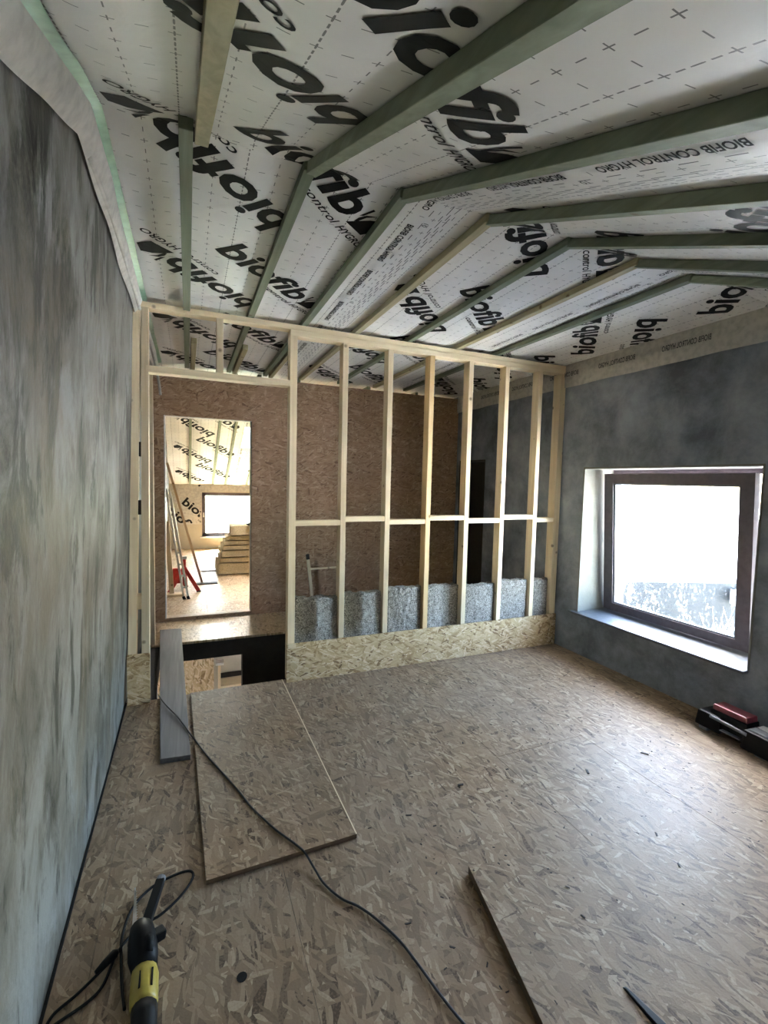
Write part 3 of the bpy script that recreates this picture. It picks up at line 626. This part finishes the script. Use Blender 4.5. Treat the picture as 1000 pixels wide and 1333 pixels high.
part(t, 'skirting_board', B().box(.728, XR - .006, YP - .020, YP - .002, .002, .318), 'osb_strip', bevel=.0012, label='strand board strip along the foot of the partition')
part(t, 'skirting_board', B().box(-.402, -.255, YP - .020, YP - .002, .002, .372), 'osb_strip', bevel=.0012, label='short strand board piece at the foot of the post')
part(t, 'sole_block', B().box(.737, .80, YP - .028, YP - .019, .285, .32), 'pine_x')
tag(mesh_obj('door_post', B().box(-.355, -.300, 4.93, 5.02, .0, 2.6), 'pine_z'), 'pale bare post standing at the stair landing beside the doorway', 'post')

# insulation batts
ordn = ('first bay beside the stair opening', 'second bay from the stair opening', 'third bay from the stair opening', 'middle bay of the stud wall', 'fifth bay from the stair opening', 'sixth bay from the stair opening', 'last bay next to the window wall')
look = ('dished', 'curled', 'fluffy', 'folded', 'fluffy', 'fluffy', 'pale fluffy')
for i in range(7):
    x0, x1 = ex[i] + SW + .003 + (.01 if i == 0 else 0), ex[i + 1] - .003; top = (.665, .675, .70, .685, .665, .685, .675)[i]
    nx, nz = 34, 34; b = B(); rnd = i * 9.3
    bend = (.075, .085, .02, .05, .03, .01, .01)[i]
    def dep(u, w):
        k = min(1, max(0, (w - .40) / .25))
        if i in (0, 1):
            r = min(1, u / .55); r = r * r * (3 - 2 * r); return (.085 * (1 - r) + .022 * max(0, u - .5) / .5) * (.35 + .65 * k) + .01
        if i == 3: return (.02 + .03 * u) if u < .3 else .05 + .03 * math.sin(math.pi * (u - .3) / .7)
        return .035 - .02 * math.sin(math.pi * u) * k
    def P(a, c, back):
        u, w = a / nx, c / nz; x = x0 + (x1 - x0) * u; z = .004 + (top - .004) * w
        q = Vector((x * 14, z * 14, rnd)); nn = noise.fractal(q, 1, 2, 3); n2 = noise.fractal(q * 4, 1, 2, 2)
        if w > .93: z += .012 * nn + .008 * n2
        y = YP + .002 + dep(u, w) + .007 * nn + .005 * n2 if not back else YP + .10 + dep(u, w) * .6 + .006 * nn
        edge = min(u, 1 - u)
        if edge < .06 and not back: y += .012 * (1 - edge / .06)
        return (x, max(y, YP + .002), z)
    b.grid(lambda a, c: P(a, c, False), nx, nz); k1 = len(b.v); b.grid(lambda a, c: P(a, c, True), nx, nz)
    W1 = nx + 1
    for a in range(nx): b.f += [(nz * W1 + a, nz * W1 + a + 1, k1 + nz * W1 + a + 1, k1 + nz * W1 + a), (a, k1 + a, k1 + a + 1, a + 1)]
    for c in range(nz): b.f += [(c * W1, (c + 1) * W1, k1 + (c + 1) * W1, k1 + c * W1), (c * W1 + nx, k1 + c * W1 + nx, k1 + (c + 1) * W1 + nx, (c + 1) * W1 + nx)]
    single('insulation_batt', b, 'batt', 'grey %s fibre insulation batt in the %s' % (look[i], ordn[i]), 'insulation', ((x0 + x1) / 2, YP + .05, 0), 'fibre insulation batts between the studs', smooth=True)

# stick behind the first bay
t = thing('timber_prop', 'thin pale wooden stick with a crossbar behind the first bay of the stud wall', 'stick', (1.38, 5.40, 0))
part(t, 'upright', B().bar((1.40, 5.40, .0), (1.322, 5.40, .69), .034, .03, (0, 1, 0)), 'pine_z'); part(t, 'crossbar', B().bar((1.33, 5.42, .566), (1.72, 5.42, .574), .018, .02, (0, 0, 1)), 'pine_x'); part(t, 'upright', B().bar((1.74, 5.40, .0), (1.70, 5.40, .66), .034, .03, (0, 1, 0)), 'pine_z')
part(t, 'dark_tip', B().bar((1.322, 5.40, .69), (1.314, 5.40, .75), .036, .032, (0, 1, 0)), 'dark_wood_shade')

# ------------------------------------------------------------------ loose boards on the floor
def slab(pts, z0, z1): return B().hexa([(x, y, z0) for x, y in pts], [(x, y, z1) for x, y in pts])
single('loose_board', slab([(.062, 1.892), (.712, 1.905), (.700, 3.675), (.012, 3.672)], .001, .0225), 'osb_sheet', 'loose rectangular strand board sheet lying on the floor before the stair opening', 'board', (.37, 2.78, 0), bevel=.0012)
E_ = .036
single('loose_board', slab([(1.085, 1.552), (.86, .40), (2.08, .16), (2.31, 1.31)], .001, E_), 'osb_sheet', 'loose strand board sheet whose dark raised edge slants across the near floor', 'board', (1.6, .86, 0), bevel=.0012)
single('plank', B().hexa([(-.152, 2.83, .001), (.008, 2.815, .001), (-.070, 5.27, .003), (-.275, 5.29, .003)], [(-.152, 2.83, .032), (.008, 2.815, .032), (-.070, 5.27, .034), (-.275, 5.29, .034)]), 'grey_plank', 'weathered grey plank bridging the stair opening to the landing', 'plank', (-.1, 2.83, 0), bevel=.002)

for o in [q for q in COL.objects if q.name.startswith('loose_board')]:
    o.data.materials.append(M['osb_edge_shaded'])
    for q in o.data.polygons:
        if abs(q.normal.z) < .5: q.material_index = 1
bd = bpy.data.objects['loose_board']
o = mesh_obj('rim_highlight', slab([(.707, 1.905), (.7125, 1.905), (.7005, 3.675), (.695, 3.675)], .0222, .0236), 'pine_y', bd.location); o.parent = bd; o['label'] = 'pale strip painting the light on the board rim'  # added pale strip: light caught by the board's right rim
# cable across boards
cab = [(-.20, 3.66, .039), (-.15, 3.50, .041), (-.08, 3.32, .040), (-.03, 3.17, .039), (.008, 3.05, .034), (.05, 2.93, .027), (.10, 2.77, .027), (.17, 2.58, .027), (.235, 2.40, .027), (.282, 2.251, .027), (.33, 2.14, .027), (.376, 2.044, .027), (.43, 1.95, .027), (.462, 1.885, .025), (.485, 1.80, .012), (.505, 1.72, .006), (.55, 1.63, .006), (.60, 1.575, .006), (.646, 1.50, .006), (.69, 1.40, .006), (.713, 1.314, .006), (.742, 1.18, .006), (.77, 1.08, .006), (.82, .95, .006), (.80, .7, .006)]
single('cable', B().tube(spline(cab, 6), .0045, 8), 'cable_grey', 'thin dark cable snaking from the plank across the loose board', 'cable', (.3, 2.3, .0), smooth=True)

# ------------------------------------------------------------------ power saw on the floor, lower corner
t = thing('power_saw', 'black and yellow corded power saw lying on the floor by the plaster wall', 'power tool', (-.14, 1.55, 0))
def ring(c, rx, rz, seg=14): return [(c[0] + rx * math.cos(2 * math.pi * j / seg), c[1], c[2] + rz * math.sin(2 * math.pi * j / seg)) for j in range(seg)]
def loft(rings):
    b = B(); m = len(rings[0])
    for q in rings: b.v += q
    for i in range(len(rings) - 1):
        for j in range(m):
            j2 = (j + 1) % m; b.f.append((i * m + j, i * m + j2, (i + 1) * m + j2, (i + 1) * m + j))
    b.f += [tuple(reversed(range(m))), tuple((len(rings) - 1) * m + j for j in range(m))]
    return b
part(t, 'motor_body', loft([ring((-.128, 1.455, .045), .036, .036), ring((-.130, 1.47, .045), .040, .040), ring((-.134, 1.555, .045), .041, .041), ring((-.136, 1.575, .045), .038, .038)]), 'yellow_plastic', smooth=True, label='yellow motor body')
for dx in (-.012, .022): part(t, 'vent', B().box(-.132 + dx - .003, -.132 + dx + .003, 1.49, 1.545, .080 - abs(dx) * .15, .0875 - abs(dx) * .25), 'black_plastic')
part(t, 'rear_handle', loft([ring((-.112, 1.22, .038), .028, .030), ring((-.118, 1.33, .040), .030, .032), ring((-.126, 1.43, .044), .036, .036), ring((-.128, 1.458, .045), .037, .037)]), 'black_plastic', smooth=True)
part(t, 'gear_head', loft([ring((-.136, 1.572, .046), .037, .038), ring((-.144, 1.62, .05), .046, .046), ring((-.150, 1.68, .055), .045, .048), ring((-.156, 1.725, .055), .038, .042), ring((-.160, 1.745, .055), .022, .026)]), 'black_plastic', smooth=True)
part(t, 'gear_cap', loft([ring((-.124, 1.60, .085), .012, .010), ring((-.126, 1.645, .090), .013, .012), ring((-.128, 1.655, .09), .007, .007)]), 'black_rubber', smooth=True)
part(t, 'side_lever', B().bar((-.14, 1.665, .06), (-.083, 1.695, .05), .036, .032), 'black_plastic', bevel=.006)
part(t, 'front_arm', B().bar((-.150, 1.70, .06), (-.105, 1.905, .065), .032, .030), 'black_plastic', bevel=.006)
part(t, 'arm_tip', B().tube([(-.1055, 1.900, .065), (-.102, 1.918, .066)], .017, 10), 'grey_plastic')
bl = B(); zz = .045; bl.v = [(-.190, 1.745, zz), (-.172, 1.745, zz), (-.192, 1.93, zz), (-.197, 1.93, zz)]; bl = B().hexa([(-.188, 1.735, .044), (-.172, 1.735, .044), (-.193, 1.93, .044), (-.197, 1.93, .044)], [(-.188, 1.735, .0456), (-.172, 1.735, .0456), (-.193, 1.93, .0456), (-.197, 1.93, .0456)])
for j in range(14):
    yy = 1.75 + .012 * j; xx = -.172 - .021 * (yy - 1.735) / .195; k = len(bl.v)
    bl.v += [(xx, yy, .044), (xx + .003, yy + .005, .044), (xx, yy + .009, .044), (xx, yy, .0456), (xx + .003, yy + .005, .0456), (xx, yy + .009, .0456)]; bl.f += [(k, k + 1, k + 2), (k + 3, k + 5, k + 4), (k, k + 3, k + 4, k + 1), (k + 1, k + 4, k + 5, k + 2)]
part(t, 'saw_blade', bl, 'steel', label='toothed steel blade')
cord = [(-.185, 1.50, .02), (-.20, 1.58, .006), (-.215, 1.68, .006), (-.222, 1.78, .006), (-.20, 1.885, .006), (-.14, 1.955, .006), (-.06, 1.985, .006), (.0, 1.985, .006), (.012, 1.945, .006), (-.03, 1.875, .006), (-.10, 1.815, .006), (-.165, 1.79, .008), (-.215, 1.735, .012), (-.235, 1.70, .01), (-.275, 1.665, .006), (-.33, 1.615, .006), (-.385, 1.575, .006), (-.395, 1.53, .006), (-.37, 1.545, .006), (-.30, 1.575, .006), (-.26, 1.61, .008), (-.238, 1.68, .016), (-.232, 1.71, .018)]
part(t, 'power_cord', B().tube(spline(cord, 6), .0048, 8), 'black_rubber', smooth=True)
part(t, 'plug', B().tube([(-.285, 1.655, .018), (-.262, 1.675, .02), (-.236, 1.70, .02), (-.228, 1.71, .018)], [.007, .012, .014, .006], 10), 'black_rubber', smooth=True)

# ------------------------------------------------------------------ black tool case by the window wall
t = thing('tool_case', 'black tool with a red block on top lying on the floor under the window', 'power tool', (3.33, 1.75, 0))
d = Vector((-.045, -.999, 0)); n_ = Vector((.999, -.045, 0)); o0 = Vector((3.245, 2.02, 0))
def fr(a, c, z): q = o0 + d * a + n_ * c; return (q.x, q.y, z)
def blk(a0, a1, c0, c1, z0, z1, ta=0, tc=0): return B().hexa([fr(a0, c0, z0), fr(a1, c0, z0), fr(a1, c1, z0), fr(a0, c1, z0)], [fr(a0 + ta, c0 + tc, z1), fr(a1 - ta, c0 + tc, z1), fr(a1 - ta, c1 - tc, z1), fr(a0 + ta, c1 - tc, z1)])
part(t, 'housing', blk(0, .17, .0, .19, .022, .125, .01, .012), 'black_plastic', bevel=.012)
part(t, 'housing', blk(.30, .62, -.012, .19, .012, .135, .012, .012), 'black_plastic', bevel=.014)
part(t, 'bridge', blk(.13, .34, .03, .18, .03, .108, .0, .01), 'black_plastic', bevel=.008)
part(t, 'battery_block', blk(.075, .30, .055, .17, .105, .185, .006, .006), 'red_plastic', bevel=.006, label='red battery block')
part(t, 'battery_base', blk(.07, .305, .05, .175, .100, .150, .003, .003), 'black_plastic', bevel=.005)
part(t, 'grip_rail', B().tube(spline([fr(.10, .012, .112), fr(.17, -.004, .118), fr(.25, -.01, .118), fr(.335, -.006, .112)], 5), .011, 8), 'grey_plastic', smooth=True, label='grey handle bar')
part(t, 'slot_trim', blk(.17, .29, -.002, .028, .052, .057), 'grey_plastic')
part(t, 'top_plate', blk(.32, .60, .02, .10, .133, .142, .01, .006), 'grey_plastic', bevel=.002); part(t, 'label_patch', blk(.33, .50, .105, .165, .133, .139), 'white_paint')
for a in (.03, .38): part(t, 'foot', blk(a, a + .06, .002, .06, .0, .026), 'grey_plastic', bevel=.004)
part(t, 'foot', blk(.52, .58, .12, .18, .0, .02), 'grey_plastic', bevel=.004)

# dark pointed bar at the lower border
single('metal_bar', B().hexa([(1.283, .965, E_ + .001), (1.298, .962, E_ + .001), (1.335, .70, E_ + .001), (1.275, .70, E_ + .001)], [(1.286, .955, E_ + .006), (1.296, .953, E_ + .006), (1.33, .70, E_ + .022), (1.28, .70, E_ + .022)]), 'black_plastic', 'dark tapered bar tip at the lower border of the floor', 'bar', (1.3, .8, E_), bevel=.002)

# litter of wood chips
random.seed(11); b = B()
for k in range(300):
    x, y = random.uniform(.75, 3.3), random.uniform(.9, 3.5)
    if k < 8: x, y = ((1.368, 2.055), (2.046, 1.408), (2.17, 1.727), (2.118, 1.891), (1.1, 2.6), (1.0, 1.95), (1.6, 2.4), (2.6, 1.9))[k]
    z = E_ + .001 if (y < 1.55 - .2 * (x - 1.08) and x > 1.0) else .0005
    s = random.uniform(.001, .0036) * (2 if k < 8 else 1); a = random.uniform(0, 6.28); ln = s * random.uniform(1, 4); ca, sa = math.cos(a), math.sin(a)
    q = [(-ln, -s), (ln, -s * .6), (ln * .8, s), (-ln * .7, s * .8)]
    b.hexa([(x + u * ca - w * sa, y + u * sa + w * ca, z) for u, w in q], [(x + u * ca - w * sa, y + u * sa + w * ca, z + s * .6) for u, w in q])
o = mesh_obj('wood_chips', b, 'dark_wood_shade'); o['kind'] = 'stuff'; tag(o, 'scattered dark wood chips and crumbs on the strand board floor', 'debris')

# ------------------------------------------------------------------ things in the room behind
words = ('bottom', 'second', 'third', 'fourth', 'fifth', 'sixth', 'seventh', 'top')
lv = [(.0, .19, .456), (.19, .275, .50), (.275, .39, .52), (.39, .47, .555), (.47, .545, .585), (.545, .625, .63), (.625, .80, .70)]
for i, (z0, z1, x0) in enumerate(lv):
    b = B(); nx, ny = 14, 8; yy0, yy1 = 8.16 + .05 * i, 9.0
    def Q(a, c, up):
        x = x0 + (1.62 - x0) * a / nx; y = yy0 + (yy1 - yy0) * c / ny; nn = noise.fractal(Vector((x * 6, y * 6, i * 3 + up)), 1, 2, 3)
        ed = a in (0, nx) or c in (0, ny)
        return (x + (.012 * nn if a == 0 else 0), y + (.014 * nn if c == 0 else 0), (z1 - .002 - (.012 if ed else 0) + .006 * nn) if up else z0 + (.008 if ed else 0))
    b.grid(lambda a, c: Q(a, c, 1), nx, ny); k1 = len(b.v); b.grid(lambda a, c: Q(a, c, 0), nx, ny); W1 = nx + 1
    for a in range(nx): b.f += [(a, k1 + a, k1 + a + 1, a + 1), (ny * W1 + a, ny * W1 + a + 1, k1 + ny * W1 + a + 1, k1 + ny * W1 + a)]
    for c in range(ny): b.f += [(c * W1, (c + 1) * W1, k1 + (c + 1) * W1, k1 + c * W1), (c * W1 + nx, k1 + c * W1 + nx, k1 + (c + 1) * W1 + nx, (c + 1) * W1 + nx)]
    nm = 'topmost thick' if i == 6 else ('bottom' if i == 0 else words[i] + ' from the floor')
    single('insulation_slab', b, 'hemp', 'yellowish fibre insulation slab beyond the doorway, %s of its stack' % nm, 'insulation', (1.0, 8.6, z0), 'insulation stack beyond the doorway', smooth=True)
b = loft([[(x, y, z) for (x, y, z) in ring((1.0, 8.45, .825), .001, .001, 10)], ring((1.0, 8.45, .825), .05, .022, 10), ring((1.08, 8.60, .825), .06, .024, 10), ring((1.12, 8.72, .822), .03, .02, 10)])
single('small_tool', b, 'black_rubber', 'small dark object on top of the insulation stack beyond the doorway', 'tool', (1.04, 8.55, .80), smooth=True)
single('leaning_lath', B().bar((-.285, 7.78, 1.84), (.198, 7.60, .012), .034, .02, (0, 1, 0)), 'lath_wood', 'thin brown lath leaning beyond the doorway, ending near the floor centre', 'lath', (.19, 7.6, 0))
single('lath_rest', B().box(.10, .42, 7.50, 7.62, .001, .012), 'dark_wood_shade', 'flat dark offcut on the floor at the foot of the lath', 'offcut', (.26, 7.56, 0))
t = thing('ladder', 'narrow grey metal ladder leaning at the jamb beyond the doorway', 'ladder', (-.02, 6.66, 0))
for dx in (-.025, .028):
    part(t, 'rail', B().bar((-.252 + dx * .8, 7.02, 1.46), (-.03 + dx, 6.68, .03), .026, .05, (0, 1, 0)), 'alu')
for k in range(9):
    u = (k + .6) / 9.4; a = Vector((-.252, 7.02, 1.46)).lerp(Vector((-.03, 6.68, .03)), u); part(t, 'rung', B().bar(a + Vector((-.022, .0, 0)), a + Vector((.025, .0, 0)), .02, .02), 'steel')
for dx in (-.025, .028): part(t, 'foot', B().bar((-.03 + dx, 6.675, .03), (-.018 + dx, 6.655, .001), .034, .05, (0, 1, 0)), 'black_rubber')
t = thing('timber_beam', 'short pale upright beam at the doorway jamb beside the red stand', 'beam', (-.215, 6.9, 0))
part(t, 'beam', B().bar((-.205, 6.92, .032), (-.268, 6.99, 1.02), .06, .05, (0, 1, 0)), 'pine_z'); part(t, 'base_block', B().box(-.31, -.06, 6.85, 7.0, .001, .03), 'pine_x')
t = thing('red_stand', 'red metal tripod stand beyond the doorway behind the ladder', 'stand', (-.06, 7.15, 0))
top = Vector((-.05, 7.18, .34))
for q in ((-.24, 7.08, .01), (.14, 7.06, .01), (-.03, 7.42, .01)):
    part(t, 'leg', B().bar(top, q, .05, .03, (0, 1, 0)), 'red_paint'); part(t, 'foot', B().bar((q[0] - .03, q[1], .008), (q[0] + .03, q[1], .008), .06, .014), 'black_rubber')
part(t, 'column', B().tube([(-.05, 7.18, .08), (-.05, 7.18, .46)], .024, 10), 'red_paint'); part(t, 'ratchet', B().box(-.20, -.10, 7.12, 7.16, .12, .34), 'red_paint', bevel=.01); part(t, 'top_saddle', B().box(-.085, -.015, 7.14, 7.22, .46, .50), 'steel')
single('membrane_offcut', B().grid(lambda i, j: (.20 + .5 * i / 8, 8.55 + 1.3 * j / 10, .004 + .012 * (1 + noise.noise(Vector((i * .6, j * .6, 3))))), 8, 10), 'membrane_plain', 'pale membrane offcut lying on the floor beyond the doorway', 'membrane', (.45, 9.1, 0), smooth=True)
b = B(); b.v = [(.26 + .55 * (a * .87 + c * .2) * .75, 8.78 + c * 1.2 + a * .05, .034) for a, c in V1]; keep = [q for q in F1 if all(b.v[i][0] < .66 for i in q)]
used = sorted({i for q in keep for i in q}); mp = {a: i for i, a in enumerate(used)}; b.v = [b.v[i] for i in used]; b.f = [tuple(mp[i] for i in q) for q in keep]
o = mesh_obj('printed_lettering', b, 'ink', (.45, 9.1, 0)); o.parent = bpy.data.objects['membrane_offcut']

# ------------------------------------------------------------------ outdoors
M['grass'] = plain('grass', (.07, .10, .035), .9)
gr = struct('ground', B().box(-80, 120, -100, 120, -3.1, -3.0), 'grass', 'green ground around the house')
hill = B().grid(lambda i, j: (4.6 + 60 * i / 30, -30 + 75 * j / 30, -2.9 + 2.2 * min(1, max(0, (i - 1) / 9)) + .15 * noise.noise(Vector((i * .3, j * .3, 0)))), 30, 30)
struct('ground_slope', hill, 'pale_ground', 'pale field rising outside the window', smooth=True)
w = B().bar((4.9, 5.05, -1.35), (10.2, 3.09, -1.35), .22, 3.3)
single('garden_wall', w, 'slate', 'dark slate coloured wall outside the window', 'wall', (7.5, 4.1, -3.0))
single('white_box', B().bar((7.10, 4.02, .12), (7.32, 3.94, .12), .08, .20), 'white_paint', 'small white box on the dark wall outside', 'box', (7.2, 3.98, .02))
random.seed(5); b = B()
for k in range(90):
    a = random.uniform(0, 1); x, y = 6.1 + 1.2 * a, 3.72 - .30 * a + random.uniform(-.15, .1); h = random.uniform(.25, .6); dx, dy = random.uniform(-.2, .2), random.uniform(-.15, .15)
    b.tube([(x, y, -.75), (x + dx * .4, y + dy * .4, -.75 + h * 1.0), (x + dx, y + dy, -.75 + h * 1.5)], [.008, .006, .001], 3, False)
o = single('dry_grass', b, 'straw', 'tuft of dry grass before the dark wall outside', 'grass', (6.7, 3.6, -.75)); o['kind'] = 'stuff'
t = thing('shrub', 'faint green leafy branch far outside the window', 'shrub', (20, 11.7, -1.0))
part(t, 'stem', B().tube([(20, 11.7, -1.0), (20.02, 11.75, -.3), (20, 11.7, .35)], [.06, .05, .02], 6), 'dark_wood_shade')
b = B()
for k in range(260):
    c = Vector((20 + random.gauss(0, .3), 11.72 + random.gauss(0, .38), .18 + random.gauss(0, .13))); a = Vector((random.uniform(-1, 1), random.uniform(-1, 1), random.uniform(-.6, .6))).normalized(); e = a.orthogonal().normalized()
    k0 = len(b.v); b.v += [tuple(c - a * .07), tuple(c + e * .025), tuple(c + a * .07), tuple(c - e * .025)]; b.f.append((k0, k0 + 1, k0 + 2, k0 + 3))
o = part(t, 'foliage', b, 'leaf'); o['kind'] = 'stuff'

# ------------------------------------------------------------------ light portals: guide the sky's light through the window openings, the added roof window included
def portal(loc, rot, sx, sy):
    l = bpy.data.lights.new('portal', 'AREA'); l.shape = 'RECTANGLE'; l.size = sx; l.size_y = sy; l.cycles.is_portal = True
    o = bpy.data.objects.new('portal', l); COL.objects.link(o); o.location = loc; o.rotation_euler = rot
R90 = math.pi / 2
portal((4.10, 2.61, 1.115), (0, R90, 0), 1.42, 1.54)
portal(((FWX0 + FWX1) / 2, YFAR + .36, (FWZ0 + FWZ1) / 2), (-R90, 0, 0), 1.5, 1.05)
for h, sgn in ((H_ADDED, 1), (H2, -1)):
    c = cp((h[0] + h[1]) / 2, (h[2] + h[3]) / 2, -.37)
    portal(c, (SL * sgn, 0, 0), h[1] - h[0], h[3] - h[2])
